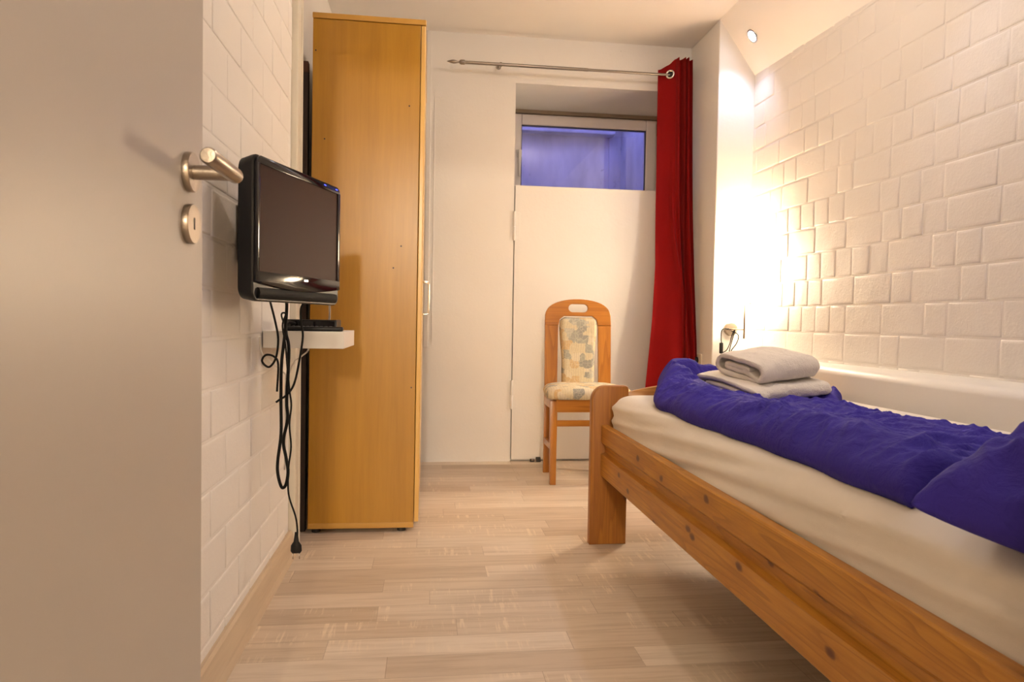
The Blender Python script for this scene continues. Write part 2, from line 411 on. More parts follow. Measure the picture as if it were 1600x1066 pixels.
# boxed-in ledge along the right wall
def XG(y): return 1.685+.03*(y-2)
bm = B()
ys = (.15, 3.86)
prof = [(0, 0), (0, .675), (.006, .692), (.022, .703), (.045, .705)]
va = []
for y in ys:
    x0 = XG(y)
    va.append([bm.verts.new((x0+p[0], y, p[1])) for p in prof]+[bm.verts.new((2.0, y, .708)), bm.verts.new((2.0, y, 0))])
k = len(va[0])
for i in range(k): bm.faces.new((va[0][i], va[1][i], va[1][(i+1) % k], va[0][(i+1) % k]))
bm.faces.new(va[0]); bm.faces.new(va[1][::-1]); bmesh.ops.recalc_face_normals(bm, faces=bm.faces)
struct(obj('trim_2', bm, M['ledge'], smooth=True, angle=40))
# back wall with window recess
bm = B()
WX0, WX1, WZ0, WZ1 = .531, 1.63, 1.70, 2.35
box(bm, -.68, WX0-.0035, YB, 4.83+.12, 0, CZ)
box(bm, WX1, 2.15, YB, 4.95, 0, CZ)
box(bm, WX0-.0035, WX1, YB, 4.95, WZ1, CZ)
box(bm, WX0-.0035, WX1, YB+.03, 4.95, 0, WZ0)
box(bm, WX0-.0035, WX0-.0005, YB+.03, 4.80, WZ0, WZ1)
struct(obj('wall_back', bm, M['wall']))
# pillar with the reading lamp
bm = B(); box(bm, 1.65, 2.15, 3.85, YB+.01, 0, CZ, .006); struct(obj('wall_pillar', bm, M['wall']))
# painted board closing the wall below the window, its top edge is the sill
bm = B(); box(bm, WX0+.003, 1.648, YB-.004, YB+.028, .012, 1.722, .002); board = struct(obj('trim_3', bm, M['wall']))
# painted strip on the back wall beside the wardrobe
bm = B(); box(bm, -.02, .008, YB-.008, YB+.01, .71, CZ-.01, .002); box(bm, .030, .034, YB-.004, YB+.01, .72, 2.24, .001)
box(bm, .034, .104, YB-.003, YB+.01, 2.236, 2.240, .001)
struct(obj('trim_4', bm, M['wall']))
# old hinges painted over on the joint
for z in (1.47, .42):
    bm = B(); lathe(bm, [(0, 0), (.008, 0), (.0085, .003), (.0085, .085), (.007, .087), (.0085, .089), (.0085, .176), (.008, .18), (0, .18)], seg=16)
    hb = obj('hinge', bm, M['wall'], board, True, (WX0, YB-.004, z-.09), 40)
    bm = B(); box(bm, .0, .034, -.001, .005, .004, .176, .001); obj('hinge_leaf', bm, M['wall'], hb)
# skirting on the left wall
bm = B(); prism(bm, [(XL-.004, 0), (XL-.004, .088), (XL+.006, .088), (XL+.012, .08), (XL+.022, .02), (XL+.030, .0)], 1, .14, 2.632)
struct(obj('baseboard_left', bm, M['baseboard']))
# front wall with the doorway (the camera looks through it)
bm = B()
box(bm, -.62, -.375, .02, .14, 0, CZ); box(bm, .54, 2.1, .02, .14, 0, CZ); box(bm, -.375, .54, .02, .14, 2.02, CZ)
struct(obj('wall_front', bm, M['wall']))
bm = B()
box(bm, -.62, -.60, -.5, 2.7, 0, CZ)
box(bm, -1.2, -1.1, -6.1, .02, 0, CZ); box(bm, 1.2, 1.3, -6.1, .02, 0, CZ); box(bm, -1.2, 1.3, -6.2, -6.1, 0, CZ)
box(bm, -1.2, -.6, 0, .02, 0, CZ); box(bm, 1.2, 2.2, 0, .02, 0, CZ); 
struct(obj('wall_hallway', bm, M['hall']))
bm = B(); box(bm, -.72, -.68, 2.6, 4.96, -.05, CZ+.1); box(bm, 2.15, 2.2, 0, 4.96, -.05, CZ+.1); box(bm, -.72, 2.2, 4.29, 4.96, CZ+.1, CZ+.2)
box(bm, 1.66, 2.2, -.0, 4.3, CZ+.08, CZ+.12); box(bm, -.72, 2.2, 4.3, 4.96, -.06, 0)
struct(obj('wall_shell', bm, M['wall']))

# light well outside the window
bm = B()
box(bm, -.4, 2.0, 5.6, 5.75, 1.2, 2.62)
box(bm, -.4, 1.50, 5.50, 5.62, 2.40, 2.475, .01)
box(bm, -.4, 2.0, 5.42, 5.62, 2.56, 2.70, .01)
prism(bm, [(1.56, 5.62), (1.72, 4.95), (2.0, 4.95), (2.0, 5.62)], 2, 1.2, 2.9)
box(bm, 1.47, 1.57, 5.585, 5.62, 1.2, 2.56)
box(bm, -.55, -.4, 4.95, 5.75, 1.2, 2.9)
box(bm, -.4, 2.0, 4.95, 5.75, 1.1, 1.2)
struct(obj('wall_light_well', bm, M['concrete']))

# ------------------------------------------------------------------ window
win = thing('window_1', '', 'window'); del win['label']; del win['category']; struct(win)
FY0, FY1 = 4.80, 4.87
bm = B()   # fixed outer frame
FX0, FX1, FZ0, FZ1 = .535, 1.628, 1.705, 2.325
def frame(bm, x0, x1, z0, z1, w, y0, y1, bev=.004):
    box(bm, x0, x0+w, y0, y1, z0, z1, bev); box(bm, x1-w, x1, y0, y1, z0, z1, bev)
    box(bm, x0+w, x1-w, y0, y1, z1-w, z1, bev); box(bm, x0+w, x1-w, y0, y1, z0, z0+w, bev)
frame(bm, FX0, FX1, FZ0, FZ1, .05, FY0+.015, FY1+.03); f_ = obj('window_frame', bm, M['pvc'], win)
bm = B(); frame(bm, FX0+.03, FX1-.025, FZ0+.01, FZ1-.005, .072, FY0, FY1, .006); s_ = obj('sash', bm, M['pvc'], win)
bm = B(); frame(bm, FX0+.101, FX1-.096, FZ0+.081, FZ1-.076, .006, FY0+.012, FY0+.03, .001); obj('gasket', bm, M['gasket'], s_)
bm = B(); box(bm, FX0+.1, FX1-.095, FY0+.02, FY0+.024, FZ0+.08, FZ1-.075); obj('pane', bm, M['glass'], s_)
bm = B(); box(bm, FX0-.004, FX1+.002, FY0-.005, FY0+.05, FZ1, WZ1, .002); obj('top_seal', bm, M['seal'], win)
hd = B(); box(hd, .604, .640, FY0-.014, FY0, 2.02, 2.07, .004); 
box(hd, .612, .632, FY0-.045, FY0-.008, 2.03, 2.055, .004); prism(hd, [(.611, 2.06), (.634, 2.06), (.627, 1.88), (.617, 1.88)], 1, FY0-.05, FY0-.036, .003)
obj('window_handle', hd, M['whiteplastic'], win, True, angle=40)
bm = B(); box(bm, 1.607, 1.625, FY0-.018, FY0+.01, 2.215, 2.30, .004); obj('window_hinge', bm, M['steel'], win)

# ------------------------------------------------------------------ open door leaf on the left
door = thing('door_1', '', 'door', (-.36, .155, 0)); del door['label']; del door['category']; struct(door)
bm = B(); box(bm, 0, .04, .0, .885, .008, 2.0, .002); obj('door_leaf', bm, M['door'], door)
def rosette(z, keyhole):
    bm = B(); lathe(bm, [(0, 0), (.0262, 0), (.0265, .002), (.0265, .0075), (.0255, .009), (0, .009)], 'x', 40, T(.04, .822, z))
    return bm
hnd = obj('rosette', rosette(1.072, 0), M['steel'], door, True, angle=40)
bm = B()
tube(bm, [(.048, .822, 1.072), (.098, .822, 1.072)], .0098, 20, 2, False)
lathe(bm, [(0, -.008), (.0085, -.0075), (.0105, -.004), (.0105, .112), (.0098, .1155), (.007, .118), (0, .1185)], 'y', 24, T(.098, .822-.1, 1.072))
obj('door_handle', bm, M['steel'], hnd, True, angle=40)
esc = obj('keyhole_rosette', rosette(1.003, 1), M['steel'], door, True, angle=40)
bm = B(); box(bm, .0485, .0496, .8195, .8245, .9955, 1.0115, .0008); obj('keyhole', bm, M['slot'], esc)

# ------------------------------------------------------------------ wardrobe
wd = thing('wardrobe', 'tall beech laminate wardrobe standing against the left wall beyond the television', 'wardrobe', (-.472, 2.87, 0), (0, .003, 0))
L = .427; DY = 1.02
bm = B(); box(bm, 0, L, .004, .022, .022, 2.076, .0015); obj('side_panel', bm, M['beech_v'], wd)
bm = B(); box(bm, 0, L, DY-.022, DY-.004, .022, 2.076, .0015); obj('side_panel', bm, M['beech_v'], wd)
bm = B(); box(bm, -.002, L+.022, 0, DY, 2.078, 2.10, .003); obj('top_panel', bm, M['beech_h'], wd)
bm = B(); box(bm, 0, L, 0, DY, .018, .040, .002); obj('bottom_panel', bm, M['beech_h'], wd)
bm = B(); box(bm, .0, .006, .022, DY-.022, .04, 2.076); obj('back_panel', bm, M['darkwood'], wd)
bm = B()
for x in (.03, L-.05):
    for y in (.03, DY-.05): bm = B(); lathe(bm, [(0, -.0), (.018, 0), (.018, .02), (0, .02)], seg=16, M_=T(x, y, 0)); obj('foot', bm, M['slot'], wd)

for a, b_, hy in ((.001, DY/2-.002, DY/2-.045), (DY/2+.002, DY-.001, DY/2+.045)):
    bm = B(); box(bm, L+.002, L+.020, a, b_, .042, 2.075, .003); d_ = obj('wardrobe_door', bm, M['beech_y'], wd)
    bm = B(); x = L+.018; zc = .985
    tube(bm, [(x, hy, zc-.078), (x+.022, hy, zc-.078), (x+.029, hy, zc-.074), (x+.032, hy, zc-.065), (x+.032, hy, zc+.065), (x+.029, hy, zc+.074), (x+.022, hy, zc+.078), (x, hy, zc+.078)], .004, 12, 3)
    obj('handle', bm, M['chrome'], d_, True)
bm = B()
for x, z in ((.05, 1.6), (.385, 1.75), (.36, 1.18), (.33, 1.09), (.012, 1.95), (.012, 1.42), (.41, .6)):
    bm = B(); lathe(bm, [(0, 0), (.003, 0), (.003, .002), (0, .002)], 'y', 10, T(x, .0025, z)); obj('screw_hole', bm, M['slot'], wd)

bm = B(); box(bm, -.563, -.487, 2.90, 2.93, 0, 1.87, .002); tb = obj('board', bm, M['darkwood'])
bm2 = B(); box(bm2, -.563, -.487, 2.898, 2.932, 1.87, 1.915, .003)
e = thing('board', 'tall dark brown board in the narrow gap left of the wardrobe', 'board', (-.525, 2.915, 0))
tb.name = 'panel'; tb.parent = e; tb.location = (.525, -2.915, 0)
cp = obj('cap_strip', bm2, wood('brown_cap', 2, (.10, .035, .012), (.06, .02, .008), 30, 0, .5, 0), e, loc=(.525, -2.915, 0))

# ------------------------------------------------------------------ television
A = radians(-19)
tv = thing('television', 'black flat television on a wall arm, angled into the room', 'television', (-.3325, 1.884, .917), (0, 0, A))
TW, TH = .44, .345
def rrect(w, h, r, n_=6, cx=0, cy=0):
    out = []
    for sx, sy, a0 in ((1, 1, 0), (-1, 1, pi/2), (-1, -1, pi), (1, -1, 3*pi/2)):
        for i in range(n_+1):
            a = a0+pi/2*i/n_; out.append((cx+sx*(w/2-r)+r*cos(a), cy+sy*(h/2-r)+r*sin(a)))
    return out
def loft(bm, loops, cap0=True, cap1=True):
    R = [[bm.verts.new(p) for p in l] for l in loops]
    k = len(R[0])
    for a, b_ in zip(R, R[1:]):
        for i in range(k): bm.faces.new((a[i], a[(i+1) % k], b_[(i+1) % k], b_[i]))
    if cap0: bm.faces.new(R[0][::-1])
    if cap1: bm.faces.new(R[-1])
    bmesh.ops.recalc_face_normals(bm, faces=bm.faces)
bm = B(); lo = []
for x, w, h, r, dz in ((-.072, .26, .20, .03, 0), (-.068, .28, .22, .03, 0), (-.05, .40, .31, .03, 0), (-.042, .43, .335, .028, 0), (-.012, TW, TH, .024, 0), (-.004, TW, TH, .022, 0), (0, TW-.006, TH-.006, .02, 0)):
    lo.append([(x, p[0], p[1]) for p in rrect(w, h, r, 6, 0, TH/2+dz)])
loft(bm, lo); obj('housing', bm, M['black'], tv, True, angle=35)
# glossy bezel as a raised ring, lower edge arched
SW, SH = .400, .252; sz0 = .345-.022-SH
bm = B()
x0, x1 = 0, .007
outer = [(-TW/2+.004, .045), (-TW/2+.004, TH-.02), (-TW/2+.018, TH-.004), (TW/2-.018, TH-.004), (TW/2-.004, TH-.02), (TW/2-.004, .045)]
arc = [(TW/2-.004-(TW-.008)*i/16, .045-.014*sin(pi*i/16)) for i in range(1, 16)]
def ringstrip(bm, a0, a1):
    box(bm, a0, a1, -TW/2+.004, -SW/2, sz0-.002, TH-.018, .002); box(bm, a0, a1, SW/2, TW/2-.004, sz0-.002, TH-.018, .002)
    prism(bm, [(-TW/2+.004, TH-.022), (-TW/2+.012, TH-.008), (-TW/2+.022, TH-.003), (TW/2-.022, TH-.003), (TW/2-.012, TH-.008), (TW/2-.004, TH-.022)], 0, a0, a1, .0015)
    prism(bm, [(-TW/2+.004, sz0), (TW/2-.004, sz0), (TW/2-.004, .045)]+arc+[(-TW/2+.004, .045)], 0, a0, a1, .0015)
ringstrip(bm, 0, .007); bz = obj('bezel', bm, M['gloss'], tv, True, angle=35)
bm = B(); box(bm, .0, .0035, -SW/2, SW/2, sz0, sz0+SH); obj('screen', bm, M['screen'], tv)
bm = B()
for (a, b_) in ((-.012, -.007), (-.005, -.000), (.002, .007)):
    box(bm, .0068, .0076, a+.02, b_+.02, .058, .0635, .0006)
obj('emblem', bm, M['chrome'], bz)
bm = B()
BLUE = emit('blue_led', (.05, .08, 1), 1.5)
for y in (.12, .19): bm = B(); box(bm, .0068, .0073, y-.006, y+.006, TH-.012, TH-.009); obj('indicator', bm, BLUE, bz)
bm = B(); 
prism(bm, [(.0, .006), (.005, .010), (.008, .020), (.005, .031), (0, .033)], 1, -TW/2+.02, TW/2-.02); obj('speaker_strip', bm, M['matte'], tv, True, angle=50)
# wall arm: plate on the wall, bar to the set
bm = B()
Mi = (Matrix.Translation((-.3325, 1.884, .917)) @ Matrix.Rotation(A, 4, 'Z')).inverted()
t = bmesh.new(); box(t, XL+.001, XL+.012, 1.90, 1.98, 1.02, 1.18, .002); 
tube(t, [(XL+.01, 1.94, 1.10), (-.44, 1.935, 1.10), (-.40, 1.915, 1.10), (-.385, 1.905, 1.10)], .014, 12, 4)
join(bm, t, Mi); obj('wall_bracket', bm, M['black'], tv, True, angle=40)

# ------------------------------------------------------------------ wall shelf with devices
bm = B(); box(bm, XL+.001, -.255, 2.19, 2.50, .785, .838, .0015)
sh = tag(obj('wall_shelf', bm, M['shelf']), 'small thick white floating shelf on the brick wall under the television', 'shelf')
sb = thing('set_top_box', 'flat black receiver box at the back of the white wall shelf', 'receiver', (-.362, 2.30, .838))
bm = B(); box(bm, -.078, .078, -.055, .06, .003, .036, .003); obj('case', bm, M['black'], sb)
bm = B(); box(bm, -.072, .072, -.0565, -.0535, .008, .031, .001); obj('front_panel', bm, M['gloss'], sb)
bm = B()
for x in (-.06, .06):
    for y in (-.04, .045): bm = B(); lathe(bm, [(0, 0), (.006, 0), (.006, .004), (0, .004)], seg=12, M_=T(x, y, -.0)); obj('rubber_foot', bm, M['slot'], sb)
rc = thing('remote_control', 'slim black remote control lying at the front edge of the white shelf', 'remote', (-.345, 2.217, .8385), (0, 0, radians(3)))
bm = B(); box(bm, -.085, .085, -.018, .018, 0, .014, .005, 3); obj('remote_body', bm, M['black'], rc, True, angle=40)
bm = B()
for i in range(9):
    for j in range(3): box(bm, -.07+i*.014, -.062+i*.014, -.012+j*.009, -.006+j*.009, .0135, .0155, .0008)
obj('buttons', bm, plain('grey_rubber', (.10, .10, .10), .6), rc)
# ------------------------------------------------------------------ cables
def cable(name, pts, r, mat, label):
    bm = B(); tube(bm, pts, r, 10, 6); return tag(obj(name, bm, mat, None, True), label, 'cable')
cable('cable_loop', [(-.400, 2.02, .945), (-.409, 2.10, .915), (-.419, 2.12, .822), (-.427, 2.12, .74), (-.428, 2.12, .641), (-.427, 2.12, .534), (-.436, 2.12, .451), (-.435, 2.12, .41), (-.424, 2.12, .372), (-.412, 2.12, .38), (-.407, 2.125, .418), (-.414, 2.13, .459), (-.423, 2.135, .509), (-.411, 2.135, .575), (-.413, 2.13, .633), (-.408, 2.13, .781), (-.418, 2.14, .83), (-.424, 2.17, .865), (-.41, 2.26, .86)], .0048, M['cable'], 'thick black cable hanging in a long narrow loop below the television')
cable('signal_cable', [(-.43, 1.95, .945), (-.452, 2.08, .925), (-.445, 2.12, .863), (-.437, 2.12, .814), (-.443, 2.12, .76), (-.46, 2.12, .733), (-.476, 2.125, .737), (-.483, 2.12, .752), (-.470, 2.115, .768), (-.446, 2.11, .763), (-.434, 2.108, .74), (-.437, 2.108, .66)], .0032, M['cable'], 'black cable curling into a small ring beside the left end of the shelf')
cable('connecting_cable', [(-.33, 2.05, .94), (-.367, 2.10, .912), (-.371, 2.12, .864), (-.366, 2.12, .823), (-.376, 2.12, .749), (-.390, 2.12, .683), (-.41, 2.12, .650), (-.431, 2.115, .635), (-.440, 2.11, .628)], .0032, M['cable'], 'thin black cable sagging in front of the white shelf to the cable bundle')
cable('aerial_cable', [(XL+.008, 2.12, .82), (-.487, 2.13, .775), (-.464, 2.135, .747), (-.424, 2.14, .715), (-.418, 2.14, .695), (-.420, 2.142, .657), (-.418, 2.142, .524), (-.42, 2.142, .42)], .0026, M['whitecable'], 'white cable running from the brick wall down behind the black loop')
cable('white_lead', [(-.417, 2.15, .69), (-.44, 2.38, .728), (-.42, 2.4, .748), (-.40, 2.4, .765), (-.392, 2.4, .781)], .0026, M['whitecable'], 'white lead rising to the underside of the wall shelf')
cable('antenna_lead', [(-.285, 2.06, .945), (-.300, 2.2, .918), (-.309, 2.27, .884), (-.313, 2.29, .8755)], .0032, M['whitecable'], 'short white lead between television and black receiver box')
pc = thing('power_lead', 'thin black power lead ending in a plug that hangs just above the floor', 'cable', (-.378, 2.10, .16))
bm = B(); pp = [(-.433, 2.18, .862), (-.428, 2.12, .885), (-.420, 2.10, .893), (-.412, 2.10, .888), (-.421, 2.10, .855), (-.412, 2.10, .798), (-.406, 2.105, .717), (-.400, 2.105, .66), (-.395, 2.105, .619), (-.400, 2.105, .562), (-.395, 2.105, .496), (-.402, 2.105, .43), (-.400, 2.10, .356), (-.380, 2.10, .29), (-.374, 2.10, .248), (-.375, 2.10, .217)]
tube(bm, [(a+.378, b_-2.10, c-.16) for a, b_, c in pp], .0026, 10, 6); obj('lead', bm, M['cable'], pc, True)
bm = B(); lathe(bm, [(0, 0), (.013, .0), (.0165, .006), (.0155, .022), (.008, .034), (.005, .055), (.0045, .062), (0, .062)], seg=20, M_=Matrix.Translation((.001, 0, .02)) @ Matrix.Diagonal((1, .5, 1, 1)))
pl = obj('plug', bm, M['black'], pc, True, angle=50)
bm = B()
for s in (-1, 1): tube(bm, [(.001+s*.0095, 0, .021), (.001+s*.0095, 0, .002)], .002, 10, 1, False)
obj('pins', bm, M['chrome'], pl, True)

# ------------------------------------------------------------------ curtain rod and curtain
RY, RZ = 4.15, 2.409
rod = thing('curtain_rod', 'thin brushed steel curtain rod with a pointed finial above the window', 'curtain rod', (.9, RY, RZ))
bm = B(); tube(bm, [(.19-.9, 0, 0), (.95-.9, 0, 0)], .0095, 16, 1, False); tube(bm, [(.95-.9, 0, 0), (1.60-.9, 0, 0)], .0078, 16, 1, False); obj('pole', bm, M['rodsteel'], rod, True, angle=40)
bm = B(); lathe(bm, [(0, -.108), (.004, -.100), (.009, -.083), (.0115, -.068), (.010, -.055), (.006, -.043), (.006, -.034), (.012, -.030), (.0145, -.022), (.0145, -.006), (.012, 0), (0, .002)], 'x', 24, T(.205-.9, 0, 0)); obj('finial', bm, M['rodsteel'], rod, True, angle=50)
for x in (.418, 1.575):
    bm = B(); tube(bm, [(x-.9, 0, .004), (x-.9, .06, .025), (x-.9, YB-RY-.002, .030)], .006, 10, 1, False)
    lathe(bm, [(.0098, -.006), (.0135, -.006), (.0135, .006), (.0098, .006), (.0098, -.006)], 'x', 20, T(x-.9, 0, 0))
    lathe(bm, [(0, 0), (.016, 0), (.016, .006), (0, .006)], 'y', 20, T(x-.9, YB-RY-.007, .030)); obj('bracket', bm, M['rodsteel'], rod, True, angle=40)

ct = thing('curtain', 'floor-length red curtain gathered at the right end of the rod', 'curtain', (1.5, 4.12, .06))
NU, NV = 150, 90
bm = B(); grid = []
def lerp_tab(tab, z):
    for (z1, a), (z0, b_) in zip(tab, tab[1:]):
        if z >= z0: t = (z-z0)/(z1-z0) if z1 != z0 else 0; t = max(0, min(1, t)); return b_+(a-b_)*t
    return tab[-1][1]
LT = [(2.5, 1.395), (1.7, 1.398), (1.25, 1.398), (.9, 1.375), (.5, 1.335), (0, 1.30)]
RT = [(2.5, 1.588), (1.7, 1.605), (1.1, 1.622), (.75, 1.634), (.5, 1.636), (0, 1.636)]
for j in range(NV+1):
    v_ = j/NV
    ztop_ref = 2.475; z = ztop_ref*(1-v_)+.06*v_
    row = []
    for i in range(NU+1):
        u = i/NU
        xl, xr = lerp_tab(LT, z), lerp_tab(RT, z)
        shift = .10*smoothstep(1.9, .6, z)
        # broad plain part at the left, narrow pleats at the right
        wl = .52+shift
        spread = smoothstep(2.2, .5, z)
        x = xl+(xr-xl)*(u+.06*sin(2*pi*u*3+1+2*spread)*(.5 if u > wl else .15))
        ph = 0 if u < wl else (u-wl)/(1-wl)
        amp = .026*(1-.35*spread)
        yy = 4.175-.066*smoothstep(.08, .62, u)
        yy += -amp*sin(ph*2*pi*3)*smoothstep(0,.12,ph)
        yy += -.022*exp(-((u-(.42+.38*smoothstep(1.7, .5, z)))/.05)**2)*smoothstep(2.0, 1.2, z)
        yy += .010*sin(6*u+3*z)*spread+.006*nz(u*3, z*1.2, 3)
        yy -= .09*smoothstep(1.6, .4, z)
        zt = z
        if v_ < .06:
            drop = .03*(1-smoothstep(0, .42, u))
            zt = z-(drop-.022*smoothstep(.3, .5, u)-.003*sin(ph*pi*3)**2)*(1-v_/.06)
        row.append(bm.verts.new((x-1.5, yy-4.12, zt-.06)))
    grid.append(row)
for j in range(NV):
    for i in range(NU): bm.faces.new((grid[j][i], grid[j+1][i], grid[j+1][i+1], grid[j][i+1]))
bmesh.ops.solidify(bm, geom=bm.faces[:], thickness=.0015)
obj('curtain_cloth', bm, M['redcloth'], ct, True)
bm = B()
Mx = T(1.462-1.5, RY-.012-4.12, RZ-.06) @ Matrix.Rotation(radians(-34), 4, 'Z')
prof = [(.0165+.006*1+.006*cos(2*pi*i/12), .005*sin(2*pi*i/12)) for i in range(13)]
lathe(bm, prof, 'y', 36, Mx)
obj('eyelet', bm, M['chrome'], ct, True)
bm = B(); lathe(bm, [(0, .0035), (.018, .0035), (.018, .0045), (0, .0045)], 'y', 30, Mx); obj('eyelet_opening', bm, M['slot'], ct, True)

# ------------------------------------------------------------------ wall socket behind the curtain
ws = thing('wall_socket', 'cream wall socket with a black plug on the pillar beside the curtain', 'socket', (1.65, 4.03, .66))
bm = B(); box(bm, -.010, 0, -.04, .04, -.04, .04, .003); obj('cover_plate', bm, M['casing'], ws)
bm = B(); lathe(bm, [(0, 0), (.019, 0), (.020, .006), (.018, .022), (.010, .03), (0, .031)], 'x', 20, T(-.010, .01, 0) @ Matrix.Rotation(pi, 4, 'Z')); tube(bm, [(-.035, .01, 0), (-.045, .01, -.02), (-.040, .0, -.06), (-.030, -.01, -.10)], .003, 8, 5); obj('plug', bm, M['black'], ws, True, angle=40)

# ------------------------------------------------------------------ reading lamp on the pillar
LX, LY = 1.757, 3.85
wl = thing('reading_lamp', 'lit wall lamp with a glowing white cylinder shade on the pillar above the bed', 'lamp', (LX, LY, .855))
bm = B(); lathe(bm, [(0, 0), (.040, 0), (.041, .004), (.040, .016), (.036, .020), (0, .020)], 'y', 36, Matrix.Rotation(pi, 4, 'Z')); obj('base_plate', bm, M['steel'], wl, True, angle=40)
px, py = .045, -.088
bm = B(); tube(bm, [(-.028, -.016, -.002), (-.028, -.05, -.002), (-.02, py+.01, -.002), (px, py, -.002)], .0038, 12, 4); tube(bm, [(-.003, -.018, -.002), (-.003, -.075, -.002)], .0038, 12, 2, False); obj('arm', bm, M['darksteel'], wl, True, angle=50)
bm = B(); lathe(bm, [(0, -.055), (.0055, -.055), (.0055, .16), (0, .16)], seg=16, M_=T(px, py, 0)); obj('rod', bm, M['darksteel'], wl, True, angle=40)
RS = .078; z0, z1 = .148, .50
bm = B(); lathe(bm, [(RS-.001, z0), (RS, z0), (RS, z1), (RS-.001, z1), (RS-.001, z0)], seg=48, M_=T(px, py, 0)); lathe(bm, [(0, z0+.012), (RS-.002, z0+.012), (RS-.002, z0+.0135), (0, z0+.0135)], seg=48, M_=T(px, py, 0)); shd = obj('lamp_shade', bm, M['shade'], wl, True, angle=40)
bm = B(); lathe(bm, [(RS-.003, z0-.004), (RS+.001, z0-.004), (RS+.001, z0), (RS-.003, z0), (RS-.003, z0-.004)], seg=48, M_=T(px, py, 0)); obj('shade_ring', bm, M['darksteel'], shd, True, angle=40)
lc = thing('lamp_lead', 'thin black lamp lead with an inline switch, looped over the lamp arm', 'cable', (LX, LY-.03, .80))
def rel(P): return [(a-LX, b_-(LY-.03), c-.80) for a, b_, c in P]
bm = B()
tube(bm, rel([(1.729, 3.800, .857), (1.690, 3.805, .850), (1.687, 3.81, .80), (1.690, 3.81, .77)]), .0029, 8, 6)
tube(bm, rel([(1.692, 3.81, .712), (1.700, 3.81, .685), (1.693, 3.81, .66), (1.673, 3.81, .632), (1.675, 3.81, .612), (1.700, 3.81, .618), (1.712, 3.81, .64), (1.69, 3.812, .668)]), .0029, 8, 6)
tube(bm, rel([(1.692, 3.81, .715), (1.722, 3.812, .732), (1.742, 3.815, .77), (1.750, 3.805, .82), (1.762, 3.79, .8585), (1.756, 3.81, .80), (1.745, 3.815, .75), (1.735, 3.812, .70), (1.728, 3.81, .67)]), .0029, 8, 6)
tube(bm, rel([(1.757, 3.83, .845), (1.79, 3.81, .82), (1.783, 3.812, .775), (1.755, 3.814, .735), (1.735, 3.81, .70)]), .0029, 8, 6)
obj('lead', bm, M['cable'], lc, True)
bm = B(); box(bm, 1.683-LX, 1.703-LX, -.007, .007, .712-.80, .775-.80, .004, 3); obj('inline_switch', bm, M['black'], lc, True, angle=40)

# ------------------------------------------------------------------ ceiling spotlights in the slope (one in view)
nrm = Vector((-.7025, 0, -.5)).normalized()
def on_slope(y, s):   # s from the upper edge down the slope
    d = Vector((.5, 0, -.7025)).normalized(); return Vector((1.65, y, CZ))+d*s
q = Vector((0, 0, 1)).rotation_difference(nrm)
SY, SS = 3.67, .195
spt = thing('ceiling_spotlight', 'small round recessed spotlight, lit cool white, in the sloped ceiling', 'spotlight', on_slope(SY, SS), q.to_euler())
bm = B(); lathe(bm, [(.029, 0), (.040, 0), (.041, .002), (.039, .005), (.030, .006), (.029, .003), (.029, 0)], seg=36); obj('trim_ring', bm, M['chrome'], spt, True, angle=50)
bm = B(); lathe(bm, [(0, .001), (.029, .001), (.029, .002), (0, .002)], seg=32); obj('lens', bm, M['led'], spt, True)
spots[0].location = on_slope(SY, SS)+nrm*.03
for o, y in zip(spots[1:], (2.2, 1.0)): o.location = on_slope(y, .175)+nrm*.03

# ------------------------------------------------------------------ small floor bits
fb = thing('floor_socket', 'small dark cable clip on the floor against the back wall left of the chair', 'clip', (.685, 4.26, 0))
bm = B(); box(bm, -.032, -.006, -.010, .008, 0, .018, .003); box(bm, .004, .034, -.012, .008, 0, .030, .004); obj('clip_body', bm, M['slot'], fb)
bm = B(); box(bm, -.026, -.012, -.013, -.009, .010, .020, .002); box(bm, -.006, .006, -.010, .002, .0, .016, .002); obj('clip_button', bm, M['seal'], fb)
fb.name = 'cable_clip'

# ------------------------------------------------------------------ chair
CX = .881
ch = thing('dining_chair', 'wooden high-back dining chair with patchwork upholstery, against the back wall', 'chair', (CX, 3.82, 0))
def curve2d(name, loops, thick, bev, mat, parent, M_):
    cu = bpy.data.curves.new(name, 'CURVE'); cu.dimensions = '2D'; cu.fill_mode = 'BOTH'; cu.extrude = thick/2-bev; cu.bevel_depth = bev; cu.bevel_resolution = 2
    cu.offset = -bev
    for lp in loops:
        s = cu.splines.new('POLY'); s.points.add(len(lp)-1)
        for p, c in zip(s.points, lp): p.co = (c[0], c[1], 0, 1)
        s.use_cyclic_u = True
    o = bpy.data.objects.new('tmpc', cu); COL.objects.link(o)
    dg = bpy.context.evaluated_depsgraph_get(); me = bpy.data.meshes.new_from_object(o.evaluated_get(dg))
    bpy.data.objects.remove(o)
    me.name = name; me.transform(M_); me.materials.clear(); me.materials.append(mat)
    ob = bpy.data.objects.new(name, me); COL.objects.link(ob); ob.parent = parent
    for p in me.polygons: p.use_smooth = True
    me.set_sharp_from_angle(angle=radians(35))
    return ob
